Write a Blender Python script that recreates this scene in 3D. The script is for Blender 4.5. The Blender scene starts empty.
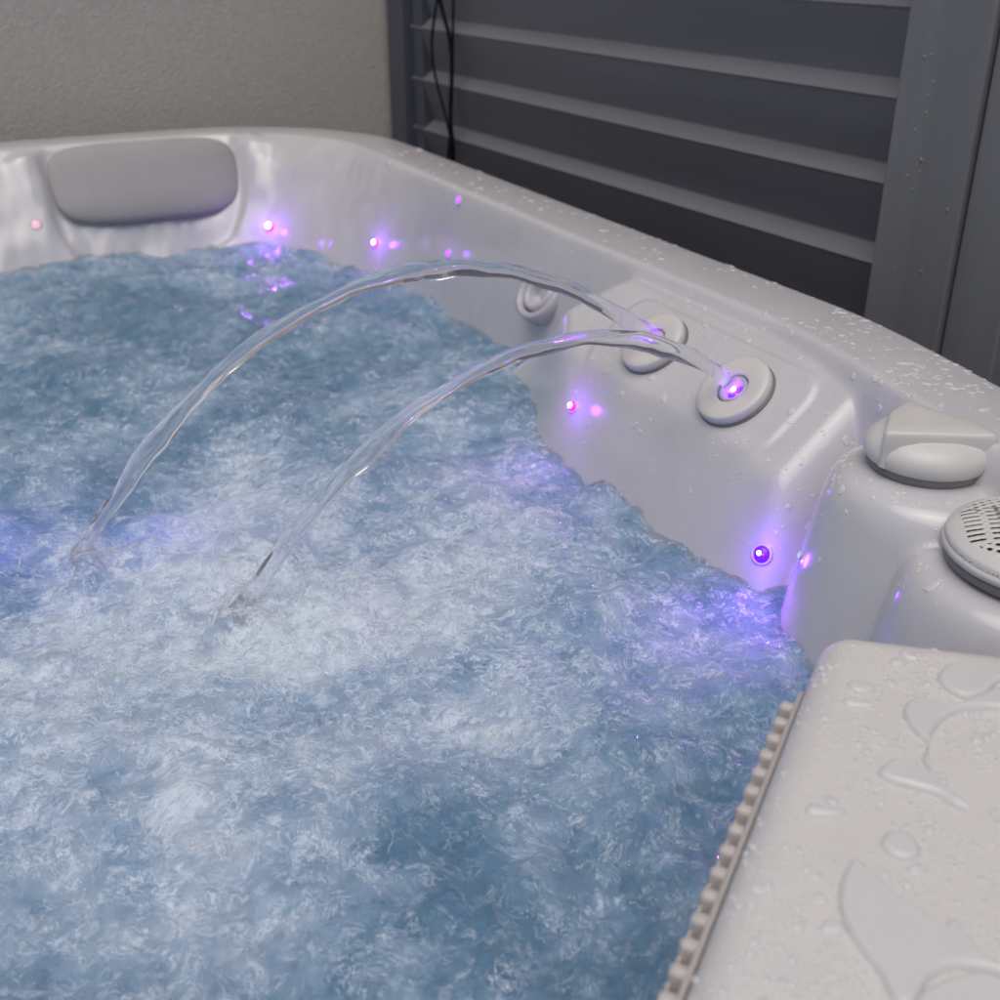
import bpy, bmesh, math, random
import numpy as np
from mathutils import Vector, Matrix
R = math.radians
rnd = random.Random(7)
S = bpy.context.scene

# ------------------------------------------------------------------ camera, light, exposure
YAW, PITCH, FPX, CAMZ = R(27.6), R(26.8), 1128.0, 0.38       # rim top of the tub is z = 0
FWD = np.array([math.sin(YAW)*math.cos(PITCH), math.cos(YAW)*math.cos(PITCH), -math.sin(PITCH)])
RGT = np.array([math.cos(YAW), -math.sin(YAW), 0.0])
UPV = np.array([math.sin(YAW)*math.sin(PITCH), math.cos(YAW)*math.sin(PITCH), math.cos(PITCH)])
cam_d = bpy.data.cameras.new('camera'); cam = bpy.data.objects.new('camera', cam_d)
S.collection.objects.link(cam); S.camera = cam
cam.matrix_world = Matrix(((RGT[0], UPV[0], -FWD[0], 0), (RGT[1], UPV[1], -FWD[1], 0), (RGT[2], UPV[2], -FWD[2], CAMZ), (0, 0, 0, 1)))
cam_d.sensor_width = 36; cam_d.lens = 36*FPX/1000; cam_d.clip_start = 0.02; cam_d.clip_end = 500
cam_d.dof.use_dof = True; cam_d.dof.focus_distance = 1.0; cam_d.dof.aperture_fstop = 7.0

SUN_EL, SUN_AZ = 71.0, 225.0        # azimuth measured clockwise from +Y
W = bpy.data.worlds.new('World'); S.world = W; W.use_nodes = True
wn = W.node_tree.nodes; wl = W.node_tree.links
bg = wn['Background']; sky = wn.new('ShaderNodeTexSky'); sky.sky_type = 'NISHITA'
sky.sun_disc = False; sky.sun_elevation = R(SUN_EL); sky.sun_rotation = R(SUN_AZ)
sky.air_density = 1.0; sky.dust_density = 4.0; sky.ozone_density = 0.6
wl.new(sky.outputs[0], bg.inputs[0]); bg.inputs[1].default_value = 0.09
sd = bpy.data.lights.new('sun', 'SUN'); sd.energy = 1.0; sd.angle = R(60); sd.color = (1, .93, .84)
sun = bpy.data.objects.new('sun', sd); S.collection.objects.link(sun)
sdir = Vector((math.sin(R(SUN_AZ))*math.cos(R(SUN_EL)), math.cos(R(SUN_AZ))*math.cos(R(SUN_EL)), math.sin(R(SUN_EL))))
sun.rotation_euler = sdir.to_track_quat('Z', 'Y').to_euler(); sun.location = (1, -2, 5)
S.view_settings.view_transform = 'Standard'; S.view_settings.look = 'None'
S.view_settings.exposure = 0.30; S.view_settings.gamma = 1; S.view_settings.use_curve_mapping = False
S.render.engine = 'CYCLES'
S.cycles.max_bounces = 8; S.cycles.diffuse_bounces = 3; S.cycles.glossy_bounces = 3; S.cycles.transmission_bounces = 8; S.cycles.transparent_max_bounces = 8
S.cycles.use_adaptive_sampling = True; S.cycles.adaptive_threshold = .025; S.cycles.use_denoising = True; S.cycles.caustics_reflective = True; S.cycles.caustics_refractive = True
S.cycles.sample_clamp_indirect = 6

# ------------------------------------------------------------------ helpers
def link(o, parent=None):
    S.collection.objects.link(o)
    if parent: o.parent = parent
    return o
def tag(o, label=None, cat=None, group=None, kind=None):
    for k, v in (('label', label), ('category', cat), ('group', group), ('kind', kind)):
        if v: o[k] = v
    return o
def mesh_np(name, co, quads, mat, parent=None, smooth=True):
    me = bpy.data.meshes.new(name)
    me.vertices.add(len(co)); me.vertices.foreach_set('co', np.asarray(co, np.float32).ravel())
    q = np.asarray(quads, np.int32); n = len(q); k = q.shape[1]
    me.loops.add(n*k); me.loops.foreach_set('vertex_index', q.ravel())
    me.polygons.add(n); me.polygons.foreach_set('loop_start', np.arange(0, n*k, k, dtype=np.int32))
    me.update(calc_edges=True); me.validate()
    me.polygons.foreach_set('use_smooth', np.full(len(me.polygons), smooth)); me.materials.append(mat)
    return link(bpy.data.objects.new(name, me), parent)
def grid_quads(nx, ny):
    i = np.arange(nx-1)[None, :]; j = np.arange(ny-1)[:, None]; a = j*nx+i
    return np.stack([a, a+1, a+nx+1, a+nx], -1).reshape(-1, 4)
def bm_obj(name, bm, mat, parent=None, smooth=True):
    me = bpy.data.meshes.new(name); bm.normal_update(); bm.to_mesh(me); bm.free()
    for p in me.polygons: p.use_smooth = smooth
    me.materials.append(mat)
    return link(bpy.data.objects.new(name, me), parent)
def bm_box(bm, c, s, rz=0.0, bevel=0.0, seg=2, M=None):
    r = bmesh.ops.create_cube(bm, size=1)
    vs = r['verts']
    T = Matrix.Translation(c) @ Matrix.Rotation(rz, 4, 'Z') @ Matrix.Diagonal((*s, 1))
    if M: T = M @ T
    bmesh.ops.transform(bm, matrix=T, verts=vs)
    if bevel:
        es = list({e for v in vs for e in v.link_edges})
        bmesh.ops.bevel(bm, geom=es, offset=bevel, segments=seg, profile=.5, affect='EDGES')
def lathe(bm, prof, n=64, M=None):
    rings = []
    for r, z in prof:
        if r < 1e-6: rings.append([bm.verts.new((0, 0, z))])
        else: rings.append([bm.verts.new((r*math.cos(2*math.pi*k/n), r*math.sin(2*math.pi*k/n), z)) for k in range(n)])
    for a, b in zip(rings, rings[1:]):
        for k in range(n):
            k2 = (k+1) % n
            if len(a) == 1 and len(b) == 1: continue
            if len(a) == 1: bm.faces.new((a[0], b[k], b[k2]))
            elif len(b) == 1: bm.faces.new((a[k], b[0], a[k2]))
            else: bm.faces.new((a[k], b[k], b[k2], a[k2]))
    if M is not None:
        bmesh.ops.transform(bm, matrix=M, verts=[v for rr in rings for v in rr])
    bmesh.ops.recalc_face_normals(bm, faces=bm.faces)
def frame(p, n, spin=0.0):
    return Matrix.Translation(p) @ Vector(n).to_track_quat('Z', 'Y').to_matrix().to_4x4() @ Matrix.Rotation(spin, 4, 'Z')
def ray(px, py):
    return FWD + (px-500)/FPX*RGT + (500-py)/FPX*UPV
def on_plane(px, py, z):
    d = ray(px, py); t = (z-CAMZ)/d[2]
    return np.array([d[0]*t, d[1]*t, z])
# noise ----------------------------------------------------------------
def perlin(x, y, seed):
    g = np.random.RandomState(seed); perm = g.permutation(256); ang = g.rand(256)*2*np.pi
    xi = np.floor(x).astype(int); yi = np.floor(y).astype(int); xf = x-xi; yf = y-yi
    u = xf**3*(xf*(xf*6-15)+10); v = yf**3*(yf*(yf*6-15)+10)
    def gr(ix, iy, dx, dy):
        a = ang[perm[(perm[ix & 255]+iy) & 255]]
        return np.cos(a)*dx+np.sin(a)*dy
    n00 = gr(xi, yi, xf, yf); n10 = gr(xi+1, yi, xf-1, yf); n01 = gr(xi, yi+1, xf, yf-1); n11 = gr(xi+1, yi+1, xf-1, yf-1)
    return ((n00*(1-u)+n10*u)*(1-v)+(n01*(1-u)+n11*u)*v)*1.4
def fbm(x, y, seed, o=4, g=.5):
    s = 0; a = 1
    for k in range(o): s = s+a*perlin(x*2**k, y*2**k, seed+k); a *= g
    return s
def sst(a, b, x):
    t = np.clip((x-a)/(b-a), 0, 1); return t*t*(3-2*t)
def smin(a, b, k):
    h = np.clip(.5+.5*(b-a)/k, 0, 1); return b*(1-h)+a*h-k*h*(1-h)
def smax(a, b, k): return -smin(-a, -b, k)
def splus(x, k): return .5*(x+np.sqrt(x*x+k*k))
def rbox(x, y, x0, x1, y0, y1, r):
    qx = np.abs(x-(x0+x1)/2)-(x1-x0)/2+r; qy = np.abs(y-(y0+y1)/2)-(y1-y0)/2+r
    return np.hypot(np.maximum(qx, 0), np.maximum(qy, 0))+np.minimum(np.maximum(qx, qy), 0)-r
def capsule(x, y, ax, ay, bx, by):
    t = np.clip(((x-ax)*(bx-ax)+(y-ay)*(by-ay))/((bx-ax)**2+(by-ay)**2), 0, 1)
    return np.hypot(x-ax-t*(bx-ax), y-ay-t*(by-ay))

# ------------------------------------------------------------------ materials
def new_mat(name):
    m = bpy.data.materials.new(name); m.use_nodes = True
    return m, m.node_tree.nodes, m.node_tree.links, m.node_tree.nodes['Principled BSDF']
def simple(name, col, rough=.5, metal=0, spec=.5, bump=0, bscale=200, var=0, vscale=8, coat=0, emis=None, es=0, bdist=.001):
    m, N, L, b = new_mat(name)
    b.inputs['Base Color'].default_value = (*col, 1); b.inputs['Roughness'].default_value = rough
    b.inputs['Metallic'].default_value = metal; b.inputs['Specular IOR Level'].default_value = spec
    b.inputs['Coat Weight'].default_value = coat; b.inputs['Coat Roughness'].default_value = .06
    tc = N.new('ShaderNodeTexCoord')
    if var:
        n = N.new('ShaderNodeTexNoise'); n.inputs['Scale'].default_value = vscale; n.inputs['Detail'].default_value = 6
        n.inputs['Distortion'].default_value = .6
        L.new(tc.outputs['Object'], n.inputs['Vector'])
        r = N.new('ShaderNodeMapRange'); r.inputs[1].default_value = .3; r.inputs[2].default_value = .7
        r.inputs[3].default_value = 1-var; r.inputs[4].default_value = 1+var
        mx = N.new('ShaderNodeVectorMath'); mx.operation = 'SCALE'; mx.inputs[0].default_value = col
        L.new(n.outputs['Fac'], r.inputs[0]); L.new(r.outputs[0], mx.inputs['Scale']); L.new(mx.outputs[0], b.inputs['Base Color'])
    if bump:
        n = N.new('ShaderNodeTexNoise'); n.inputs['Scale'].default_value = bscale; n.inputs['Detail'].default_value = 4
        L.new(tc.outputs['Object'], n.inputs['Vector'])
        bp = N.new('ShaderNodeBump'); bp.inputs['Strength'].default_value = bump; bp.inputs['Distance'].default_value = bdist
        L.new(n.outputs['Fac'], bp.inputs['Height']); L.new(bp.outputs[0], b.inputs['Normal'])
    if emis:
        b.inputs['Emission Color'].default_value = (*emis, 1); b.inputs['Emission Strength'].default_value = es
    return m
M_shell = simple('acrylic_shell', (.51, .505, .525), .22, bump=.12, bscale=35, var=.035, vscale=14, coat=.5, bdist=.002)
M_plastic = simple('grey_plastic', (.56, .545, .53), .36, bump=.1, bscale=300, var=.02, vscale=30, bdist=.0004)
M_dark = simple('dark_ring_plastic', (.16, .16, .165), .4)
M_insert = simple('nozzle_insert_plastic', (.42, .41, .46), .25)
M_lid = simple('textured_lid_plastic', (.60, .585, .565), .42, bump=.8, bscale=700, var=.02, vscale=40, bdist=.0006)
M_comb = simple('grille_plastic', (.47, .44, .42), .5, bump=.25, bscale=400, var=.05, vscale=60, bdist=.0005)
M_pillow = simple('pillow_foam', (.33, .315, .32), .62, bump=.25, bscale=700, var=.03, vscale=20, bdist=.0005)
M_stucco = simple('stucco', (.53, .495, .445), .95, spec=.1, bump=1.0, bscale=210, var=.09, vscale=110, bdist=.0035)
M_fence = simple('fence_paint', (.145, .147, .165), .55, bump=.25, bscale=60, var=.12, vscale=5, bdist=.001)
M_post = simple('post_paint', (.175, .182, .195), .55, bump=.35, bscale=45, var=.13, vscale=7, bdist=.0015)
M_cpost = simple('corner_post_paint', (.075, .082, .105), .5, bump=.2, bscale=60, var=.1, vscale=8, bdist=.001)
M_cable = simple('cable_rubber', (.008, .008, .010), .9, spec=.1)
M_cab = simple('cabinet_panel', (.12, .115, .11), .6, var=.1, vscale=6)
M_deck = simple('deck_concrete', (.22, .21, .2), .85, bump=.4, bscale=40, var=.12, vscale=3)
M_shade = simple('cavity_shade', (.012, .012, .014), .8)  # near-black for the shade seen through the cover holes

for m_, sc_ in ((M_fence, (1, .12, 1.6)), (M_post, (1.6, 1.6, .10)), (M_cpost, (1.5, 1.5, .12))):
    N_ = m_.node_tree.nodes; L_ = m_.node_tree.links; tc_ = [n for n in N_ if n.type == 'TEX_COORD'][0]
    mp_ = N_.new('ShaderNodeMapping'); mp_.inputs['Scale'].default_value = sc_; L_.new(tc_.outputs['Object'], mp_.inputs[0])
    for n in N_:
        if n.type == 'TEX_NOISE': L_.new(mp_.outputs[0], n.inputs['Vector'])
def led_mat(name, col, strength):
    m, N, L, b = new_mat(name)
    b.inputs['Base Color'].default_value = (.1, .02, .3, 1); b.inputs['Roughness'].default_value = .1
    b.inputs['Emission Color'].default_value = (*col, 1); b.inputs['Emission Strength'].default_value = strength
    return m
M_led_v = led_mat('led_violet', (.015, .0005, 1.0), 5)
M_led_p = led_mat('led_pink', (.6, .01, .9), 2.4)
M_led_core = led_mat('led_core', (1.0, .72, 1.0), 12)
M_led_dim = led_mat('led_pale', (.35, .45, 1.0), 1.0)
M_led_glint = led_mat('led_glint_lilac', (.45, .12, 1.0), 1.4)

def glass_water(name, tint=(1, 1, 1), rough=0.0, milk=0.0):
    m, N, L, b = new_mat(name)
    b.inputs['Base Color'].default_value = (*tint, 1); b.inputs['Roughness'].default_value = rough
    b.inputs['Transmission Weight'].default_value = 1.0; b.inputs['IOR'].default_value = 1.33
    if milk:                                      # air bubbles carried in the stream scatter a little light
        tl = N.new('ShaderNodeBsdfTranslucent'); tl.inputs['Color'].default_value = (.95, .95, 1, 1)
        df = N.new('ShaderNodeBsdfDiffuse'); df.inputs['Color'].default_value = (.9, .9, .95, 1)
        m1 = N.new('ShaderNodeMixShader'); L.new(tl.outputs[0], m1.inputs[1]); L.new(df.outputs[0], m1.inputs[2])
        m2 = N.new('ShaderNodeMixShader'); at = N.new('ShaderNodeAttribute'); at.attribute_name = 'air'; L.new(at.outputs['Fac'], m2.inputs[0])
        L.new(b.outputs[0], m2.inputs[1]); L.new(m1.outputs[0], m2.inputs[2]); L.new(m2.outputs[0], N['Material Output'].inputs[0])
    return m
def splash_mat():
    m, N, L, b = new_mat('splashing_water'); b.inputs['Roughness'].default_value = .02
    b.inputs['Transmission Weight'].default_value = 1.0; b.inputs['IOR'].default_value = 1.33
    d = N.new('ShaderNodeBsdfTranslucent'); d.inputs['Color'].default_value = (.97, .98, 1, 1); t = N.new('ShaderNodeBsdfTransparent')
    e = N.new('ShaderNodeBsdfDiffuse'); e.inputs['Color'].default_value = (.97, .98, 1, 1)
    def mix(f, a, c):
        k = N.new('ShaderNodeMixShader'); k.inputs[0].default_value = f; L.new(a, k.inputs[1]); L.new(c, k.inputs[2]); return k.outputs[0]
    L.new(mix(.18, mix(.45, mix(.5, d.outputs[0], e.outputs[0]), t.outputs[0]), b.outputs[0]), N['Material Output'].inputs[0]); return m
M_splash = splash_mat()
M_jet = glass_water('clear_water', (.99, .99, 1.0), 0.0, .05)
def drop_mat():
    m, N, L, b = new_mat('standing_water')
    b.inputs['Base Color'].default_value = (.80, .79, .785, 1); b.inputs['Roughness'].default_value = .03
    b.inputs['IOR'].default_value = 1.4; b.inputs['Coat Weight'].default_value = .8; b.inputs['Coat Roughness'].default_value = .01
    g = N.new('ShaderNodeBsdfTransparent'); mx = N.new('ShaderNodeMixShader'); mx.inputs[0].default_value = .54
    L.new(g.outputs[0], mx.inputs[1]); L.new(b.outputs[0], mx.inputs[2]); L.new(mx.outputs[0], N['Material Output'].inputs[0])
    return m
M_drop = drop_mat()

def water_mats():
    """the clear rippled surface, and the cloud of bubbles hanging a little below it"""
    def tools(name):
        m, N, L, b = new_mat(name); tc = N.new('ShaderNodeTexCoord')
        def noise(scale, detail=5, dist=0, vec=None, rough=.55):
            n = N.new('ShaderNodeTexNoise'); n.inputs['Scale'].default_value = scale; n.inputs['Detail'].default_value = detail
            n.inputs['Distortion'].default_value = dist; n.inputs['Roughness'].default_value = rough
            L.new(vec or tc.outputs['Object'], n.inputs['Vector']); return n
        def M(op, a, b_=None, c=None):
            n = N.new('ShaderNodeMath'); n.operation = op
            for i, v in enumerate((a, b_, c)):
                if v is None: continue
                if isinstance(v, (int, float)): n.inputs[i].default_value = v
                else: L.new(v, n.inputs[i])
            return n.outputs[0]
        def warp_(scale, amt, vec=None, detail=3):
            w = noise(scale, detail, 0, vec)
            s_ = N.new('ShaderNodeVectorMath'); s_.operation = 'SUBTRACT'; s_.inputs[1].default_value = (.5, .5, .5); L.new(w.outputs['Color'], s_.inputs[0])
            q_ = N.new('ShaderNodeVectorMath'); q_.operation = 'SCALE'; q_.inputs['Scale'].default_value = amt; L.new(s_.outputs[0], q_.inputs[0])
            a_ = N.new('ShaderNodeVectorMath'); a_.operation = 'ADD'; L.new(vec or tc.outputs['Object'], a_.inputs[0]); L.new(q_.outputs[0], a_.inputs[1])
            return a_.outputs[0]
        return m, N, L, b, tc, noise, M, warp_
    # ---- surface
    m, N, L, b, tc, noise, M, warp_ = tools('clear_rippled_water')
    v = warp_(9, .10); v2 = warp_(40, .02, v)
    b.inputs['Base Color'].default_value = (.93, .98, 1, 1); b.inputs['Roughness'].default_value = 0.05
    b.inputs['Transmission Weight'].default_value = 1.0; b.inputs['IOR'].default_value = 1.33
    n1 = noise(55, 4, .6, v2, .55); n2 = noise(150, 3, .4, v, .6)
    # bubbles at the surface: small bright rings and specks where the foam is thick
    at = N.new('ShaderNodeAttribute'); at.attribute_name = 'foam'
    A = noise(48, 9, .2, v, .74)
    fm = M('ADD', M('MULTIPLY', M('SUBTRACT', at.outputs['Fac'], .55), .55), M('MULTIPLY', M('SUBTRACT', A.outputs['Fac'], .5), 3.4))
    fm = M('MAXIMUM', fm, 0.0)
    def strands(scale, dist, k, seedvec, mscale, thr):
        w = noise(scale, 3, dist, seedvec, .5)
        r_ = M('MAXIMUM', M('SUBTRACT', 1.0, M('MULTIPLY', M('ABSOLUTE', M('SUBTRACT', w.outputs['Fac'], .5)), k)), 0.0)
        q_ = noise(mscale, 3, .5, tc.outputs['Object'], .6)
        return M('MULTIPLY', M('POWER', r_, 1.5), M('MINIMUM', M('MAXIMUM', M('MULTIPLY', M('SUBTRACT', q_.outputs['Fac'], thr), 7.0), 0.0), 1.0))
    st = M('ADD', strands(42, 1.2, 22, v2, 60, .47), M('ADD', strands(95, 1.0, 16, v2, 45, .47), strands(170, .6, 12, v, 30, .50)))
    act = M('MAXIMUM', M('ADD', M('MULTIPLY', at.outputs['Fac'], .65), .34), .3)
    fm = M('ADD', fm, M('MULTIPLY', M('MULTIPLY', st, act), 1.1))
    fm = M('MINIMUM', fm, .85)
    h = M('ADD', n1.outputs['Fac'], M('ADD', M('MULTIPLY', n2.outputs['Fac'], .42), M('MULTIPLY', st, .10)))
    bp = N.new('ShaderNodeBump'); bp.inputs['Strength'].default_value = 1; bp.inputs['Distance'].default_value = .009
    L.new(h, bp.inputs['Height']); L.new(bp.outputs[0], b.inputs['Normal'])
    d = N.new('ShaderNodeBsdfDiffuse'); d.inputs['Color'].default_value = (.83, .91, .99, 1)
    tl = N.new('ShaderNodeBsdfTranslucent'); tl.inputs['Color'].default_value = (.83, .91, .99, 1)
    md = N.new('ShaderNodeMixShader'); md.inputs[0].default_value = .45; L.new(d.outputs[0], md.inputs[1]); L.new(tl.outputs[0], md.inputs[2])
    bs = N.new('ShaderNodeBump'); bs.inputs['Strength'].default_value = 1; bs.inputs['Distance'].default_value = .0016
    L.new(h, bs.inputs['Height']); L.new(bs.outputs[0], d.inputs['Normal'])
    mx = N.new('ShaderNodeMixShader'); L.new(fm, mx.inputs[0]); L.new(b.outputs[0], mx.inputs[1]); L.new(md.outputs[0], mx.inputs[2])
    L.new(mx.outputs[0], N['Material Output'].inputs[0]); surf = m
    # ---- bubble cloud
    m, N, L, b, tc, noise, M, warp_ = tools('bubble_cloud')
    at = N.new('ShaderNodeAttribute'); at.attribute_name = 'foam'
    v = warp_(8, .12); A = noise(26, 8, .3, v, .66); B = noise(90, 5, .5, v, .6)
    tot = M('ADD', at.outputs['Fac'], M('ADD', M('MULTIPLY', M('SUBTRACT', A.outputs['Fac'], .5), 1.5), M('MULTIPLY', M('SUBTRACT', B.outputs['Fac'], .5), .9)))
    cr = N.new('ShaderNodeValToRGB'); L.new(tot, cr.inputs[0]); e = cr.color_ramp.elements
    e[0].position = 0.0; e[0].color = (.20, .37, .54, 1); e[1].position = 1.0; e[1].color = (.88, .94, .99, 1)
    k = e.new(.35); k.color = (.40, .57, .76, 1)
    k = e.new(.68); k.color = (.64, .765, .92, 1)
    L.new(cr.outputs[0], b.inputs['Base Color']); b.inputs['Roughness'].default_value = .8; b.inputs['Specular IOR Level'].default_value = 0
    tr = N.new('ShaderNodeBsdfTranslucent'); L.new(cr.outputs[0], tr.inputs['Color'])
    mx = N.new('ShaderNodeMixShader'); mx.inputs[0].default_value = .15
    L.new(b.outputs[0], mx.inputs[1]); L.new(tr.outputs[0], mx.inputs[2]); L.new(mx.outputs[0], N['Material Output'].inputs[0])
    return surf, m
M_water, M_cloud = water_mats()

# ------------------------------------------------------------------ the tub shell as a height function
WATER = -.20
LID = [(.466, .436), (.02, .102), (.17, -.06), (.66, .268)]     # lid outline, tub's near corner
LIDZ = -.020
def poly_sd(x, y, P):
    d = np.full(np.shape(x), 1e9); ins = np.ones(np.shape(x), bool)
    n = len(P); area = sum(P[i][0]*P[(i+1) % n][1]-P[(i+1) % n][0]*P[i][1] for i in range(n)); sg = 1 if area > 0 else -1
    for i in range(n):
        ax, ay = P[i]; bx, by = P[(i+1) % n]; ex, ey = bx-ax, by-ay; wx, wy = x-ax, y-ay
        t = np.clip((wx*ex+wy*ey)/(ex*ex+ey*ey), 0, 1)
        d = np.minimum(d, np.hypot(wx-t*ex, wy-t*ey)); ins &= (sg*(ex*wy-ey*wx) > 0)
    return np.where(ins, -d, d)
def inset_poly(P, o):
    c = np.mean(P, 0); return [tuple(np.array(p)+(c-np.array(p))/np.linalg.norm(c-np.array(p))*o) for p in P]
HOUS = inset_poly(LID, .034)
def para_inset(P, o):
    P = [np.array(p, float) for p in P]; n = len(P); c = np.mean(P, 0); L_ = []
    for i in range(n):
        a, b = P[i], P[(i+1) % n]; d = (b-a)/np.linalg.norm(b-a); m = np.array([-d[1], d[0]])
        if m @ (c-a) < 0: m = -m
        L_.append((m, m @ a+o))
    return [tuple(np.linalg.solve(np.array([L_[i-1][0], L_[i][0]]), [L_[i-1][1], L_[i][1]])) for i in range(n)]
LIDP = para_inset([(.4725, .4485), (.0161, .1052), (.17, -.06), (.664, .284)], .024)
def warp(x, y):
    t = np.maximum(.95-y, 0); return x+np.where(x > 0, .74*t*t/(1+(t/.45)**2), 0)
def d_out(x, y): return rbox(warp(x, y), y, -1.17, .93, -.16, 2.575, .40)
def shell_h(x, y):
    xw = warp(x, y); e = -d_out(x, y)
    din = rbox(xw, y, -1.05, .822, -.04, 2.47, .33)
    D = -din
    w = .030+.105*sst(1.75, 2.40, y)+.02*sst(.2, -.6, x)
    t = D/w
    # undulation added so the walls reflect in soft vertical streaks
    ripple = (.007*perlin(x*13+y*4, y*15, 205)+.004*perlin(x*31, y*33, 207))*sst(.004, .03, D)*sst(1.3, 1.7, y)+.003*perlin(x*9, y*9, 5)*sst(.0, .06, D)
    z = -.20*splus(t-.10, .22)+.004+ripple
    z = smax(z, -.55+0*z, .05)
    z = np.minimum(z, smin(z, -.001+0*z, .012))
    # nozzle block
    k1 = sst(1.12, 1.36, y)
    zp = -.102+.81*(x-.70)
    zw = -.102-2.9*(.70+.07*k1-x)
    b = smin(zp, zw, .018)
    b = smin(b, -.07+2.6*(y-.745)+.8*(x-.75), .05)
    b = smin(b, -.03-.95*(y-1.20), .015)
    b = smin(b, -.020+0*x, .012)
    pad = rbox(x, y, .702, .792, .795, 1.135, .03)
    b = b+.0045*sst(.004, -.006, pad)
    z = smax(z, b, .012)
    # pedestals
    r1 = capsule(x, y, .750, .612, .90, .60)
    p1 = -.035-7*splus(r1-.092, .009)
    r2 = capsule(x, y, .726, .486, .93, .40)
    p2 = -.062-7*splus(r2-.098, .009)
    z = smax(z, p1, .022); z = smax(z, p2, .018)
    # near right corner shelf below the lid
    s3 = poly_sd(x, y, HOUS)
    z = smax(z, -.055-9*splus(s3, .006), .006)
    z = smax(z, -.15-3*splus(poly_sd(x, y, [(.60, .42), (.40, .2), (.6, -.05), (.9, .1), (.9, .45)]), .02), .02)
    # moulded lip round the head pillow
    pl = rbox(x, y, .255, .640, 2.315, 2.50, .07)
    z = z+.010*np.exp(-((pl-.028)/.024)**2)*sst(2.49, 2.44, y)-.012*sst(.012, -.01, pl)*sst(2.5, 2.44, y)
    # rim
    rim = -.0025*((e-.055)/.05)**2
    k = sst(.118, .098, e); z = np.where(e < .125, z*(1-k)+rim*k, z)
    z = z-np.where(e < .016, .016-np.sqrt(np.maximum(.016**2-(.016-np.clip(e, 0, .016))**2, 0)), 0)
    return z
def shell_grid():
    xs = np.concatenate([np.arange(-1.20, -.05, .02), np.arange(-.05, .96, .0032)])
    ys = np.concatenate([np.arange(-.20, .15, .01), np.arange(.15, 1.6, .0032), np.arange(1.6, 2.61, .0045)])
    X, Y = np.meshgrid(xs, ys); Z = shell_h(X, Y); d = d_out(X, Y); h = 1e-3
    gx = (d_out(X+h, Y)-d_out(X-h, Y))/(2*h); gy = (d_out(X, Y+h)-d_out(X, Y-h))/(2*h)
    out = d > 0
    X2 = np.where(out, X-gx*d, X); Y2 = np.where(out, Y-gy*d, Y); Z2 = np.where(out, -.016-.05*np.clip(d/.012, 0, 1), Z)
    keep = d < .022
    q = grid_quads(len(xs), len(ys)); kf = keep.ravel()
    q = q[kf[q].all(1)]
    used = np.zeros(kf.size, bool); used[q.ravel()] = True
    idx = np.cumsum(used)-1
    co = np.stack([X2.ravel(), Y2.ravel(), Z2.ravel()], -1)[used]
    return co, idx[q]
def snorm(x, y, h=.004):
    x = float(x); y = float(y)
    f = lambda a, b: float(shell_h(np.array([a]), np.array([b]))[0])
    return Vector((-(f(x+h, y)-f(x-h, y))/(2*h), -(f(x, y+h)-f(x, y-h))/(2*h), 1)).normalized()
def on_shell(px, py):
    d = ray(px, py); ts = np.arange(.3, 3.2, .0006)
    P = d[None, :]*ts[:, None]; P[:, 2] += CAMZ
    h = shell_h(P[:, 0], P[:, 1]); i = np.argmax((P[:, 2] <= h) & (d_out(P[:, 0], P[:, 1]) < 0))
    p = P[i]; return Vector((p[0], p[1], h[i])), snorm(p[0], p[1])

tub = link(bpy.data.objects.new('hot_tub', None)); tub.location = (0, 0, 0)
tag(tub, 'pale grey acrylic hot tub full of churning blue water beside a dark slatted fence', 'hot tub')
co, q = shell_grid()
mesh_np('shell', co, q, M_shell, tub)
# cabinet below the lip
bm = bmesh.new(); n = 160; ring = []
for zz in (-.06, -.90):
    rr = []
    for k in range(n):
        a = 2*math.pi*k/n; c = np.array([-.12, 1.2]); dv = np.array([math.cos(a), math.sin(a)])
        lo, hi = 0, 2.5
        for _ in range(30):
            m_ = (lo+hi)/2; p = c+dv*m_
            if d_out(p[0], p[1]) < -.012: lo = m_
            else: hi = m_
        p = c+dv*lo; rr.append(bm.verts.new((p[0], p[1], zz)))
    ring.append(rr)
for k in range(n): bm.faces.new((ring[0][k], ring[1][k], ring[1][(k+1) % n], ring[0][(k+1) % n]))
bm_obj('cabinet', bm, M_cab, tub)

# ------------------------------------------------------------------ water
LAND_B = np.array([.197, .919]); LAND_A = np.array([.08, 1.10])
def water_h(x, y):
    wx = x+.03*fbm(x*6, y*6, 31, 3); wy = y+.03*fbm(x*6+9, y*6, 41, 3)
    D = -rbox(x, y, -1.0, .80, 0, 2.40, .3); env = .80+.20*sst(.0, .25, D)
    h = .017*fbm(wx*5.5, wy*5.5, 51, 2)
    h = h+.0075*(.35-np.sqrt(perlin(wx*13, wy*13, 61)**2+.02))*2
    h = h+.0040*perlin(wx*27+.5*h*80, wy*27, 71)*1.3
    act = sst(-.45, .45, fbm(x*3.2, y*3.2, 81, 2))
    h = h+(.0010+.0012*act)*perlin(wx*52, wy*60, 91)*1.6
    h = h+(.0006+.0008*act)*fbm(wx*110, wy*135, 101, 2)
    h = h*env
    for L, a in ((LAND_B, .012), (LAND_A, .011)):
        r = np.hypot(x-L[0]-.01, y-L[1]); h = h+a*np.exp(-(r/.034)**2)*(1+.8*perlin(x*50, y*50, 7)+.15*perlin(x*120, y*120, 8))+.004*np.exp(-(r/.09)**2)*perlin(x*60, y*60, 17)
    return h
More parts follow.
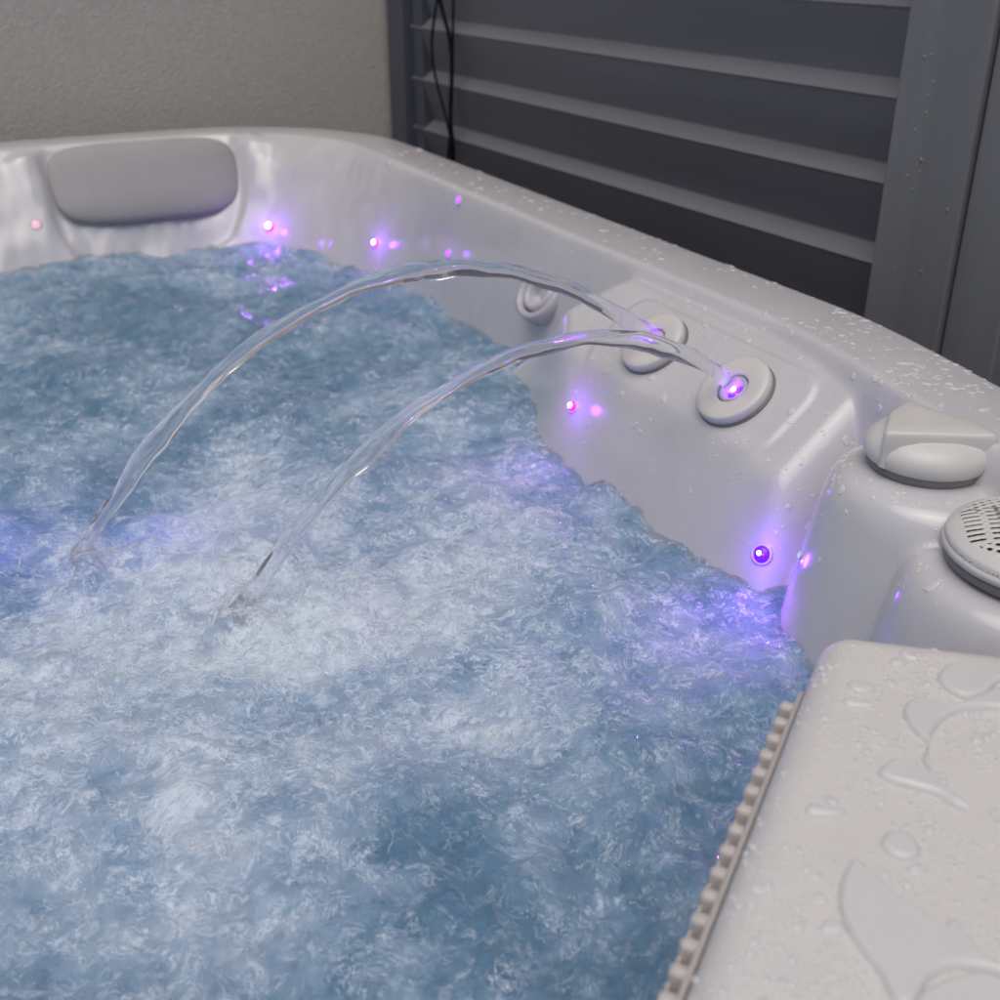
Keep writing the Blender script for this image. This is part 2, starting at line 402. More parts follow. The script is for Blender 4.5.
def foam(x, y):
    wx = x+.10*fbm(x*4, y*4, 131, 3); wy = y+.10*fbm(x*4+9, y*4, 141, 3)
    f = .32+.39*fbm(wx*5, wy*7, 151, 5, .68)
    def g(cx, cy, s, a): return a*np.exp(-((wx-cx)**2+(wy-cy)**2)/(2*s*s))
    f = f+g(.38, .92, .14, .36)+g(.24, .80, .14, .28)+g(.10, .98, .10, .18)+g(-.02, .98, .12, .16)+g(.05, .60, .10, .22)
    f = f+g(.30, 1.12, .10, .25)+g(.50, 1.25, .12, .12)+g(.33, .66, .09, .10)
    for L in (LAND_B, LAND_A): f = f+.45*np.exp(-((wx-L[0]-.01)**2+(wy-L[1])**2)/(2*.050**2))*(1+.8*perlin(x*45, y*45, 9))
    f = f-g(.20, 1.85, .35, .22)-g(.55, 1.7, .25, .10)-g(.25, .42, .10, .25)-g(.50, .62, .10, .18)-g(.2, .5, .06, .1)-g(.45, .50, .1, .12)-g(.62, .85, .06, .1)
    return f
xs = np.concatenate([np.arange(-1.0, -.12, .02), np.arange(-.12, .90, .0027)])
ys = np.concatenate([np.arange(-.1, .30, .01), np.arange(.30, 1.5, .0027), np.arange(1.5, 2.46, .0045)])
X, Y = np.meshgrid(xs, ys); Zw = WATER+water_h(X, Y)
wq = grid_quads(len(xs), len(ys)); Zs = shell_h(X, Y).ravel()
wk = (Zs < Zw.ravel()+.03)
wq = wq[wk[wq].any(1)]
water = mesh_np('water', np.stack([X.ravel(), Y.ravel(), Zw.ravel()], -1), wq, M_water)
at = water.data.attributes.new('foam', 'FLOAT', 'POINT'); at.data.foreach_set('value', foam(X, Y).ravel().astype(np.float32))
tag(water, kind='structure')
Xc, Yc = np.meshgrid(xs[::2], ys[::2]); dw_ = sst(.0, .07, water_h(Xc, Yc)*0+WATER-shell_h(Xc, Yc)); Zc = WATER-.006-.014*dw_+(1-.4*dw_)*water_h(Xc, Yc)+.007*dw_*fbm(Xc*22, Yc*22, 301, 4)
cq = grid_quads(Xc.shape[1], Xc.shape[0]); ck = shell_h(Xc, Yc).ravel() < Zc.ravel()+.03; cq = cq[ck[cq].any(1)]
cloud = mesh_np('bubbles', np.stack([Xc.ravel(), Yc.ravel(), Zc.ravel()], -1), cq, M_cloud)
at = cloud.data.attributes.new('foam', 'FLOAT', 'POINT'); at.data.foreach_set('value', foam(Xc, Yc).ravel().astype(np.float32))
tag(cloud, 'cloud of air bubbles churning just under the water surface', 'bubbles', kind='stuff')

# ------------------------------------------------------------------ arcing water jets
def jet(name, pts, r0, seed, label):
    P = []
    for px, py, yy in pts:                    # each sample lies in the jet's own upright plane
        d = ray(px, py); (x0, y0), (x1, y1) = yy; nx, ny = -(y1-y0), x1-x0
        t = (nx*x0+ny*y0)/(nx*d[0]+ny*d[1]); P.append((d[0]*t, d[1]*t, CAMZ+d[2]*t))
    P = np.array(P); s = np.r_[0, np.cumsum(np.linalg.norm(np.diff(P, axis=0), axis=1))]
    cx = np.polyfit(s, P[:, 0], 4); cy = np.polyfit(s, P[:, 1], 2); cz = np.polyfit(s, P[:, 2], 5)
    N_, K = 420, 28; S_ = np.linspace(s[0]-.012, s[-1]+.006, N_)
    C = np.stack([np.polyval(cx, S_), np.polyval(cy, S_), np.polyval(cz, S_)], -1)
    T = np.gradient(C, axis=0); T /= np.linalg.norm(T, axis=1)[:, None]
    side = np.cross(T, [0, 0, 1]); side /= np.linalg.norm(side, axis=1)[:, None]; up = np.cross(side, T)
    g = np.linspace(0, 1, N_)[:, None]; a = np.linspace(0, 2*np.pi, K, endpoint=False)[None, :]
    u = S_[:, None]
    rr = r0*(1.0-.25*sst(0, .3, g)+sst(.90, 1, g)*(-.05+.35*perlin(u*60, a*1.2+u*0, seed+11))+.10*np.sin(u*38+seed)+.07*perlin(u*45+seed, u*0+seed, seed))
    flute = 1+.16*np.cos(2*(a-9*u-seed))+.07*np.cos(3*(a+14*u))+.05*perlin(np.cos(a)*1.6+u*12, np.sin(a)*1.6+u*9, seed+3)+.02*perlin(np.cos(a)*2+u*60, np.sin(a)*2+seed, seed+5)
    rad = rr*flute
    wob = .0022*perlin(u*22, u*0+3.3, seed+9)*sst(0, .25, g)
    V = C[:, None, :]+side[:, None, :]*(rad*np.cos(a)*.92+0*wob)[..., None]+up[:, None, :]*(rad*np.sin(a)+wob)[..., None]
    V = V.reshape(-1, 3); q = []
    for i in range(N_-1):
        for k in range(K):
            k2 = (k+1) % K; q.append((i*K+k, i*K+k2, (i+1)*K+k2, (i+1)*K+k))
    o = mesh_np(name, V, q, M_jet)
    bm = bmesh.new(); bm.from_mesh(o.data); bmesh.ops.holes_fill(bm, edges=[e for e in bm.edges if e.is_boundary], sides=0)
    bmesh.ops.recalc_face_normals(bm, faces=bm.faces); bm.to_mesh(o.data); bm.free()
    for p in o.data.polygons: p.use_smooth = True
    w_ = np.array([v.co[:] for v in o.data.vertices]); end = C[-1]; dd_ = np.linalg.norm(w_-end, axis=1)
    at = o.data.attributes.new('air', 'FLOAT', 'POINT'); at.data.foreach_set('value', (.09+np.clip(.16*sst(.07, .0, dd_)*(1+1.6*perlin(w_[:, 0]*90+w_[:, 2]*40, w_[:, 1]*160, seed+4)), 0, .55)).astype(np.float32))
    tag(o, label, 'water jet', 'arcing water jets')
    return o
PB = ((.750, .884), (.197, .919)); PA = ((.7546, 1.041), (.08, 1.10))
jet('water_jet', [(738, 392, PB), (712, 370, PB), (685, 354, PB), (655, 344, PB), (600, 339, PB), (550, 345, PB), (500, 360, PB), (450, 388, PB), (400, 423, PB), (350, 468, PB), (300, 525, PB), (265, 572, PB), (235, 615, PB)], .0102, 3,
    'nearer clear arc of water spouting from the nearer round nozzle')
jet('water_jet', [(658, 345, PA), (630, 325, PA), (600, 304, PA), (560, 285, PA), (520, 274, PA), (470, 269, PA), (420, 273, PA), (360, 286, PA), (300, 313, PA), (250, 346, PA), (200, 395, PA), (150, 452, PA), (110, 505, PA), (78, 558, PA)], .0108, 8,
    'farther, longer clear arc of water landing at the left edge of the picture')

# ------------------------------------------------------------------ nozzles
def nozzle(px, py, rad, label=None, glow=True, nrm=None):
    if nrm is None:
        p, nn = on_shell(px, py); nn = Vector((-.63, 0, .776)).normalized()
    else:
        p, _ = on_shell(px, py); nn = Vector(nrm).normalized()
    F = frame(p+nn*.001, nn)
    bm = bmesh.new(); r = rad
    prof = [(r*.93, -.010), (r*.96, .0005), (r, .003), (r*1.005, .008), (r*.985, .0115), (r*.95, .0128), (r*.80, .0132), (r*.50, .0125), (r*.455, .0118), (r*.43, .0105), (r*.42, .004), (r*.41, -.004), (0, -.005)]
    lathe(bm, prof, 96, F); o = bm_obj('nozzle', bm, M_plastic, tub)
    bm = bmesh.new()
    lathe(bm, [(r*.40, -.004), (r*.39, .0095), (r*.36, .0105), (r*.30, .0095), (r*.24, .004), (r*.20, 0), (0, -.001)], 64, F)
    bm_obj('nozzle_insert', bm, M_insert, o)
    bm = bmesh.new(); lathe(bm, [(r*.95, -.003), (r*1.03, -.003), (r*1.03, .0015), (r*.95, .002)], 96, F)
    bm_obj('seal_ring', bm, M_dark, o)
    if glow:  # glow and lamp added in the bore to tinge the jet violet
        bm = bmesh.new(); lathe(bm, [(r*.20, .001), (r*.20, .0022), (0, .003)], 32, F)
        bm_obj('glow_disc', bm, M_led_v, o)
        lamp(p+nn*.010, .016, (.42, .12, 1.0), .004, 'jet_tint_lamp')
    return o
def lamp(p, energy, col, size=.004, name='led_lamp'):
    l = bpy.data.lights.new(name, 'POINT'); l.energy = energy; l.color = col; l.shadow_soft_size = size*.8
    o = bpy.data.objects.new(name, l); o.location = p; link(o); return o
nozzle(737, 395, .0425); nozzle(656, 347, .041)
# directional wall jet half hidden behind the nozzle block
p, _ = on_shell(543, 298)
nn = Vector((-.80, -.12, .60)).normalized(); F = frame(p+nn*.004, nn)
bm = bmesh.new(); lathe(bm, [(.040, -.02), (.042, .000), (.041, .010), (.036, .013), (.032, .011), (.030, .004), (.027, .002), (.026, .010), (.021, .012), (.017, .008), (.015, -.004), (0, -.006)], 80, F)
o = bm_obj('wall_jet', bm, M_insert, tub)
bm = bmesh.new(); lathe(bm, [(.030, .003), (.029, .0062), (.027, .0030)], 64, F); bm_obj('jet_ring', bm, M_dark, o)

# ------------------------------------------------------------------ small round lights in the shell, and glints built like them
def led(px, py, r, mat, core=None, power=.02, col=(.30, .08, 1), name='led_or_glint', beam=0):
    p, nn = on_shell(px, py); v = Vector((0, 0, CAMZ))-p; v.normalize()
    nn = (nn+v*.25).normalized(); F = frame(p+nn*.0005, nn)
    bm = bmesh.new(); lathe(bm, [(r*1.30, -.003), (r*1.30, .0010), (r*1.15, .0018), (r*1.02, .0012)], 40, F)
    o = bm_obj(name, bm, M_shell, tub)
    bm = bmesh.new(); lathe(bm, [(r, 0)]+[(r*math.cos(a*math.pi/16), r*.55*math.sin(a*math.pi/16)+.0008) for a in range(0, 8)]+[(0, r*.55+.0008)], 32, F)
    bm_obj('lens', bm, mat, o)
    if core:
        bm = bmesh.new(); off = F @ Matrix.Translation((-r*.15, r*.1, r*.50)); c = r*core
        lathe(bm, [(c, 0), (c*.9, c*.4), (c*.5, c*.7), (0, c*.8)], 20, off); bm_obj('diode', bm, M_led_core, o)
    if power: lamp(p+nn*.020+v*.012, power*1.4, col, .008)
    if beam:                                      # the diode's own forward beam, thrown out over the water
        l = bpy.data.lights.new('led_beam', 'SPOT'); l.energy = beam; l.color = (.50, .13, 1); l.shadow_soft_size = .004
        l.spot_size = R(125); l.spot_blend = .9; q_ = bpy.data.objects.new('led_beam', l); link(q_)
        q_.location = p+nn*.014+v*.006; dv = Vector((nn.x, nn.y-.25, 0)).normalized()+Vector((0, 0, -.45)); q_.rotation_euler = (-dv).to_track_quat('Z', 'Y').to_euler()
    return o
led(762, 555, .0085, M_led_v, .32, .075, (.22, .03, 1), beam=.55)
led(573, 407, .0068, M_led_p, .50, .035, (.30, .04, 1), beam=.28)
led(270, 227, .0095, M_led_p, .62, .07, (.30, .05, 1), beam=.25)
led(376, 243, .0080, M_led_p, .55, .045, (.30, .05, 1))
led(449, 254, .0065, M_led_glint, None, .006)
led(801, 556, .0032, M_led_dim, None, .0)
led(459, 201, .0060, M_led_glint, None, .0)  # a light's reflection in the shell, built as a glowing dot
led(36, 225, .0085, led_mat('warm_glint', (1, .62, .55), .7), None, .0)  # pinkish glint set in as a glowing dot without a lamp

# ------------------------------------------------------------------ diverter knob
kc = Vector((.744, .621, float(shell_h(np.array([.744]), np.array([.621]))[0])))
T0 = Matrix.Translation(kc)
bm = bmesh.new(); lathe(bm, [(.046, -.004), (.0495, .001), (.0505, .006), (.050, .0075), (.040, .008)], 96, T0)
knob = bm_obj('diverter_knob', bm, M_dark, tub)
bm = bmesh.new()
lathe(bm, [(.047, .006), (.0505, .0068), (.0525, .009), (.0540, .013), (.0538, .018), (.0515, .0235), (.046, .0290), (.036, .033), (.02, .0355), (0, .036)], 96, T0)
bm_obj('knob_body', bm, M_plastic, knob)
def rounded_poly(P, r, seg=7):
    out = []; n = len(P)
    for i in range(n):
        a = np.array(P[i-1], float); b = np.array(P[i], float); c = np.array(P[(i+1) % n], float)
        u = (a-b)/np.linalg.norm(a-b); v = (c-b)/np.linalg.norm(c-b)
        ang = math.acos(np.clip(u@v, -1, 1)); d = min(r/math.tan(ang/2), .45*min(np.linalg.norm(a-b), np.linalg.norm(c-b)))
        s, e = b+u*d, b+v*d
        for k in range(seg+1):
            t = k/seg; out.append((1-t)**2*s+2*t*(1-t)*b+t*t*e)
    return out
P = rounded_poly([(.015, .045), (-.020, .031), (-.0575, -.001), (.025, -.052), (.031, -.020)], .006)
bm = bmesh.new(); cen = np.mean(P, 0); prev = None
for f, zz in ((1.02, .009), (1.015, .030), (1.005, .0375), (.985, .0402), (.955, .0415), (.90, .0420), (.5, .0428)):
    rg = [bm.verts.new((*(cen+(p-cen)*f), zz)) for p in P]
    if prev:
        for k in range(len(P)): bm.faces.new((prev[k], rg[k], rg[(k+1) % len(P)], prev[(k+1) % len(P)]))
    prev = rg
bm.faces.new(prev); bmesh.ops.transform(bm, matrix=T0, verts=bm.verts); bmesh.ops.recalc_face_normals(bm, faces=bm.faces)
bm_obj('knob_handle', bm, M_plastic, knob)

# ------------------------------------------------------------------ perforated suction dome
dc = np.array([.731, .481]); dz = float(shell_h(np.array([dc[0]]), np.array([dc[1]]))[0]); RD = .077
T1 = Matrix.Translation((dc[0], dc[1], dz))
bm = bmesh.new(); lathe(bm, [(RD*.90, -.004), (RD*.97, .000), (RD*.985, .007), (RD*.93, .0085)], 96, T1)
dome = bm_obj('suction_cover', bm, M_dark, tub)
bm = bmesh.new(); lathe(bm, [(RD*.95, .0075), (RD*1.0, .0085), (RD*1.005, .0125), (RD*.985, .0150), (RD*.965, .0155)], 96, T1)
bm_obj('cover_rim', bm, M_plastic, dome)
g = np.arange(-RD, RD+1e-6, .0006); GX, GY = np.meshgrid(g, g); rr = np.hypot(GX, GY)
zc = .0150+.021*np.sqrt(np.maximum(1-(rr/(RD*1.0))**2, 0))**1.0
def slots(x, y):
    hole = np.full(x.shape, 1.0)
    ang = np.arctan2(y, x)
    for k in range(3):                                   # three fans of slots
        a = 2.45+k*2*math.pi/3; u = x*math.cos(a)+y*math.sin(a); v = -x*math.sin(a)+y*math.cos(a)
        sec = (u > .012) & (np.abs(v) < .030) & (u < .064)
        du = (u-.012) % .0185-.00925; dv = v % .0072-.0036
        s = np.hypot(np.maximum(np.abs(du)-.0058, 0), dv)-.0022
        hole = np.where(sec, np.minimum(hole, s), hole)
        a2 = a+math.pi/3; u = x*math.cos(a2)+y*math.sin(a2); v = -x*math.sin(a2)+y*math.cos(a2)
        sec2 = (~sec) & (u > .008) & (np.abs(v) < .036) & (rr < .066)
        row = np.floor(u/.0068); du = u % .0068-.0034; dv = (v+(row % 2)*.0036) % .0072-.0036
        s2 = np.hypot(du, dv*.75)-.0026
        hole = np.where(sec2, np.minimum(hole, s2), hole)
    return np.where(rr < .068, hole, 1.0)
# only vertices beyond the fans stay whole; the holes are cut open over a shade-black disc
hh = slots(GX, GY); zc = zc-.0008*sst(.0003, -.0005, hh)+.0006*sst(.0022, .0006, hh)
zc = zc-.004*sst(RD*.975, RD*.99, rr)
keep = (rr < RD*.99).ravel(); q = grid_quads(len(g), len(g)); q = q[keep[q].all(1)]; q = q[(hh.ravel()[q] > -.0006).any(1)]
used = np.zeros(keep.size, bool); used[q.ravel()] = True; idx = np.cumsum(used)-1
co = np.stack([GX.ravel()+dc[0], GY.ravel()+dc[1], zc.ravel()+dz], -1)[used]
bm = bmesh.new(); lathe(bm, [(RD*.93, .0085), (0, .0110)], 64, T1); bm_obj('shade_disc', bm, M_shade, dome)  # black disc put in as the shade behind the holes
mesh_np('perforated_cap', co, idx[q], M_plastic, dome)

# ------------------------------------------------------------------ head pillow on the far wall
def pillow():
    c = np.array([.447, 2.405, -.078]); n_ = np.array([0, -.86, .51]); u_ = np.array([1, -.02, 0]); v_ = np.array([0, .51, .86])
    Nu, Nv = 70, 50; A, B = .186, .082; V = []
    for i in range(Nv+1):
        th = -math.pi/2+math.pi*i/Nv
        for k in range(Nu):
            ph = 2*math.pi*k/Nu; e = 2/4.6
            cs = lambda t, ee: math.copysign(abs(math.cos(t))**ee, math.cos(t)); sn = lambda t, ee: math.copysign(abs(math.sin(t))**ee, math.sin(t))
            ct = abs(math.cos(th))**.75
            x = ct*cs(ph, e)*A; y = ct*sn(ph, e)*B; h = sn(th, .8)*.022
            if y < 0: x *= 1-.10*(y/B)**2
            V.append(c+u_*x+v_*y+n_*(h+.012))
    q = [(i*Nu+k, i*Nu+(k+1) % Nu, (i+1)*Nu+(k+1) % Nu, (i+1)*Nu+k) for i in range(Nv) for k in range(Nu)]
    o = mesh_np('head_pillow', V, q, M_pillow, tub)
    bm = bmesh.new(); bm.from_mesh(o.data); bmesh.ops.remove_doubles(bm, verts=bm.verts, dist=1e-5); bmesh.ops.recalc_face_normals(bm, faces=bm.faces)
    bm.to_mesh(o.data); bm.free()
    for p in o.data.polygons: p.use_smooth = True
pillow()

# ------------------------------------------------------------------ filter lid with comb grille
def lid():
    P0 = np.array(LID[0]); e1 = np.array(LID[1])-P0; L1 = np.linalg.norm(e1); e1 /= L1
    gx = np.arange(-.02, .72, .0016); xs = gx; ys = np.arange(-.10, .47, .0016)
    X, Y = np.meshgrid(xs, ys)
    sd_ = poly_sd(X, Y, LIDP)-.024
    rr = .024; e = np.clip(-sd_, 0, rr)
    Z = LIDZ-rr+np.sqrt(np.maximum(rr*rr-(rr-e)**2, 0))
    Z = Z+.0004*perlin(X*14, Y*14, 3)
    out = sd_ > 0; h = 1e-3
    f = lambda a, b: poly_sd(a, b, LIDP)-.024
    ggx = (f(X+h, Y)-f(X-h, Y))/(2*h); ggy = (f(X, Y+h)-f(X, Y-h))/(2*h)
    X2 = np.where(out, X-ggx*sd_, X); Y2 = np.where(out, Y-ggy*sd_, Y); Z = np.where(out, LIDZ-rr-.020*np.clip(sd_/.004, 0, 1), Z)
    keep = (sd_ < .006).ravel(); q = grid_quads(len(xs), len(ys)); q = q[keep[q].all(1)]
    used = np.zeros(keep.size, bool); used[q.ravel()] = True; idx = np.cumsum(used)-1
    co = np.stack([X2.ravel(), Y2.ravel(), Z.ravel()], -1)[used]
    o = mesh_np('filter_lid', co, idx[q], M_lid)
    tag(o, 'pale grey rounded filter lid spotted with water puddles in the near corner of the tub', 'lid')
    # comb
    d = np.array(LID[1])-np.array(LID[0]); d /= np.linalg.norm(d); nrm = np.array([d[1], -d[0]])
    if nrm @ (np.array([0, 1])) < 0: nrm = -nrm
    rz = math.atan2(d[1], d[0]); bm = bmesh.new()
    start = .030; pitch = .0172; cnt = 26; off = .004
    A = np.array(LID[0])+nrm*off
    mid = A+d*(start+pitch*cnt/2); z0 = -.054
    bm_box(bm, (mid[0]+nrm[0]*.0055, mid[1]+nrm[1]*.0055, z0-.018), (pitch*cnt+.01, .0035, .044), rz, .0012)
    b2 = mid-nrm*.003; bm_box(bm, (b2[0], b2[1], z0-.034), (pitch*cnt+.008, .012, .040), rz, .001)
    b3 = mid+nrm*.0105; bm_box(bm, (b3[0], b3[1], z0-.052), (pitch*cnt, .008, .040), rz, .001)
    b4 = mid+nrm*.0148; bm_box(bm, (b4[0], b4[1], z0-.031), (pitch*cnt+.004, .0022, .047), rz, .0008)
    for k in range(cnt):
        c = A+d*(start+pitch*(k+.5))+nrm*.0108
        bm_box(bm, (c[0], c[1], z0-.030), (.0086, .0108, .062), rz, .0036, 4)
    bm_obj('comb_grille', bm, M_comb, o)
lid()

# ------------------------------------------------------------------ puddles and droplets
def puddle(outline_px, hgt, label, z=LIDZ, group='puddles on the filter lid'):
    P = [on_plane(px, py, z)[:2] for px, py in outline_px]
    P = np.array(P); n = len(P); out = []
    for i in range(n):                                    # closed Catmull-Rom
        p0, p1, p2, p3 = P[i-1], P[i], P[(i+1) % n], P[(i+2) % n]
        for k in range(6):
            t = k/6; out.append(.5*((2*p1)+(-p0+p2)*t+(2*p0-5*p1+4*p2-p3)*t*t+(-p0+3*p1-3*p2+p3)*t**3))
    out = np.array(out)
    lo, hi = out.min(0)-.002, out.max(0)+.002; st = .00055
    xs = np.arange(lo[0], hi[0], st); ys = np.arange(lo[1], hi[1], st); X, Y = np.meshgrid(xs, ys)
    d = np.full(X.shape, 1e9); ins = np.zeros(X.shape, bool); m = len(out)
    for i in range(m):
        ax, ay = out[i]; bx, by = out[(i+1) % m]; ex, ey = bx-ax, by-ay
        t = np.clip(((X-ax)*ex+(Y-ay)*ey)/(ex*ex+ey*ey+1e-12), 0, 1); d = np.minimum(d, np.hypot(X-ax-t*ex, Y-ay-t*ey))
        c = ((ay > Y) != (by > Y)) & (X < (bx-ax)*(Y-ay)/(by-ay+1e-12)+ax); ins ^= c
    s = np.where(ins, d, -d); W_ = min(.0036, max(s.max(), .001))
    Z = z-.0002+hgt*np.sqrt(np.clip(1-(1-np.clip(s/W_, 0, 1))**2, 0, 1))
    Z = np.where(s < 0, z-.001, Z)
    keep = (s > -.0007).ravel(); q = grid_quads(len(xs), len(ys)); q = q[keep[q].all(1)]
    used = np.zeros(keep.size, bool); used[q.ravel()] = True; idx = np.cumsum(used)-1
    co = np.stack([X.ravel(), Y.ravel(), Z.ravel()], -1)[used]
    o = mesh_np('puddle', co, idx[q], M_drop); tag(o, label, 'puddle', group)
puddle([(878, 775), (888, 763), (905, 761), (925, 771), (945, 787), (962, 802), (970, 813), (955, 809), (935, 797), (912, 790), (890, 784)], .0044, 'long teardrop puddle with a tail pointing down to the right on the lid')
puddle([(903, 712), (908, 703), (922, 700), (940, 704), (955, 706), (975, 698), (1000, 688), (1030, 680), (1030, 712), (990, 711), (962, 713), (943, 722), (932, 737), (929, 755), (933, 772), (922, 762), (927, 745), (918, 737), (908, 726)], .0044, 'hooked puddle curling like a wave, just below the broad crescent puddle')
puddle([(937, 680), (945, 668), (962, 664), (985, 666), (1015, 664), (1030, 676), (1000, 684), (985, 696), (966, 700), (948, 693)], .0044, 'broad crescent puddle closest to the far edge of the lid')
puddle([(838, 900), (843, 876), (853, 862), (866, 870), (885, 888), (912, 910), (945, 928), (965, 938), (985, 958), (1010, 980), (985, 975), (955, 972), (930, 982), (912, 1010), (893, 1005), (878, 975), (858, 950), (843, 925)], .0052, 'largest puddle, fin shaped, pointed at its top')
puddle([(910, 1030), (915, 1000), (935, 985), (965, 975), (995, 978), (1030, 1000), (1030, 1040)], .0038, 'round puddle cut by the bottom edge, right of the fin shaped one')
puddle([(880, 845), (886, 835), (900, 833), (912, 838), (920, 850), (917, 860), (903, 862), (888, 856)], .0038, 'plain oval puddle alone between the long teardrop and the fin shaped puddle')
puddle([(805, 808), (815, 805), (830, 808), (845, 812), (838, 818), (820, 818), (808, 815)], .0028, 'flat narrow puddle left of the long teardrop puddle')
puddle([(847, 684), (855, 681), (868, 684), (876, 690), (866, 694), (853, 692)], .0028, 'small oval puddle, upper one of a stacked pair near the left of the lid')
puddle([(842, 701), (852, 697), (866, 702), (874, 709), (860, 709), (847, 707)], .0028, 'small oval puddle, lower one of a stacked pair near the left of the lid')
puddle([(899, 652), (908, 648), (915, 655), (919, 662), (909, 661), (902, 658)], .0026, 'small teardrop puddle touching the far edge of the lid')
puddle([(889, 662), (897, 658), (906, 662), (903, 667), (893, 667)], .0025, 'small round puddle just left of the teardrop at the far edge of the lid')
puddle([(969, 738), (976, 732), (985, 737), (983, 745), (974, 745)], .0025, 'small round puddle inside the curve of the hooked puddle')

def drops(name, items, mat):
    """items: (position, normal, radius, aspect, spin, height) flattened domes, irregular outline"""
    V = []; Q = []; K = 12
    prof = [(1.0, -.08), (.97, .30), (.84, .66), (.60, .88), (.30, .98)]
    for p, n_, r, asp, sp, hf in items:
        F = frame(p, n_, sp); j = [1+.13*rnd.uniform(-1, 1) for _ in range(3)]; ph = rnd.uniform(0, 6.28); base = len(V)
        for rr, zz in prof:
            for k in range(K):
                a = 2*math.pi*k/K; w = 1+.14*math.cos(2*a+ph)*(j[0])+.09*math.cos(3*a+ph*2)*j[1]
                V.append(tuple(F @ Vector((r*rr*w*math.cos(a)*asp, r*rr*w*math.sin(a), r*hf*zz))))
        for i in range(len(prof)-1):
            for k in range(K):
                k2 = (k+1) % K; Q.append((base+i*K+k, base+i*K+k2, base+(i+1)*K+k2, base+(i+1)*K+k))
        c = base+(len(prof)-1)*K
        for k in range(0, K, 4):
            Q.append((c+k, c+k+1, c+k+2, c+k+3))
        Q.append((c, c+3, c+4, c+7)); Q.append((c, c+7, c+8, c+11))
    return mesh_np(name, V, Q, mat)
items = []
ps = inset_poly(LID, .03)
NX = 12000; xs_ = np.array([rnd.uniform(.1, .60) for _ in range(NX)]); ys_ = np.array([rnd.uniform(.10, .44) for _ in range(NX)])
ss_ = poly_sd(xs_, ys_, LIDP)-.024; dn_ = fbm(xs_*16, ys_*16, 77, 3)
for x, y, s_, dn in zip(xs_, ys_, ss_, dn_):
    if s_ > -.003 or dn < rnd.uniform(-.6, .6): continue
    rr = .024; e = min(-s_, rr); z = LIDZ-rr+math.sqrt(max(rr*rr-(rr-e)**2, 0))
    r = min(.0046, .00050*math.exp(abs(rnd.gauss(0, .68))))
    items.append((Vector((x, y, z)), (0, 0, 1), r, rnd.uniform(1, 1.5), rnd.uniform(0, 6.28), .45))
o = drops('lid_droplets', items, M_drop); tag(o, 'fine water droplets scattered over the top of the filter lid', 'droplets', kind='stuff')
items = []
def shell_drops(n, xr, yr, rmean, rmax, zlow, hf=.30, rimonly=False, minr=0):
    c = 0
    xs_ = np.array([rnd.uniform(*xr) for _ in range(n)]); ys_ = np.array([rnd.uniform(*yr) for _ in range(n)])
    zz = shell_h(xs_, ys_); dd = d_out(xs_, ys_); den = fbm(xs_*9, ys_*9, 177, 3); h = .002
    nx = -(shell_h(xs_+h, ys_)-shell_h(xs_-h, ys_))/(2*h); ny = -(shell_h(xs_, ys_+h)-shell_h(xs_, ys_-h))/(2*h)
    lids = poly_sd(xs_, ys_, LID)
    for i in range(n):
        if dd[i] > -.006 or zz[i] < zlow or lids[i] < .004: continue
        if den[i] < rnd.uniform(-.7, .4): continue
        if math.hypot(xs_[i]-.744, ys_[i]-.621) < .058 or math.hypot(xs_[i]-.731, ys_[i]-.481) < .082: continue
        if math.hypot(xs_[i]-.757, ys_[i]-.884) < .045 or math.hypot(xs_[i]-.76, ys_[i]-1.04) < .045: continue
        r = min(rmax, rmean*math.exp(rnd.gauss(0, .55)))
        N_ = Vector((nx[i], ny[i], 1)).normalized()
        a = rnd.uniform(0, 6.28); items.append((Vector((xs_[i], ys_[i], zz[i])), N_, r, rnd.uniform(1, 1.8), a, hf))
shell_drops(1500, (.60, .93), (.38, 1.25), .0011, .004, -.18)
shell_drops(520, (.80, .93), (.45, 2.1), .0022, .0055, -.03, .22)
shell_drops(600, (.62, .93), (.38, .75), .0018, .005, -.075, .26)
shell_drops(160, (.64, .80), (.7, 1.2), .0015, .004, -.16)
o = drops('rim_droplets', items, M_drop); tag(o, 'water droplets scattered over the tub rim, ledges and knob corner', 'droplets', kind='stuff')
# spray thrown up where the arcs land and bead sprays beside the near arc
items = []
for L_, n in ((LAND_B, 34), (LAND_A, 22)):
    for _ in range(n):
        a = rnd.uniform(0, 6.28); rr = abs(rnd.gauss(.02, .035)); x = L_[0]+.01+rr*math.cos(a); y = L_[1]+rr*math.sin(a)
        z = WATER+float(water_h(np.array([x]), np.array([y]))[0])
        items.append((Vector((x, y, z)), (rnd.uniform(-.4, .4), rnd.uniform(-.4, .4), 1), rnd.uniform(.001, .0032), rnd.uniform(1, 1.6), a, .9))
o = drops('splash_beads', items, M_splash); tag(o, 'clear beads of water splashing where the two arcs land', 'splash', kind='stuff')

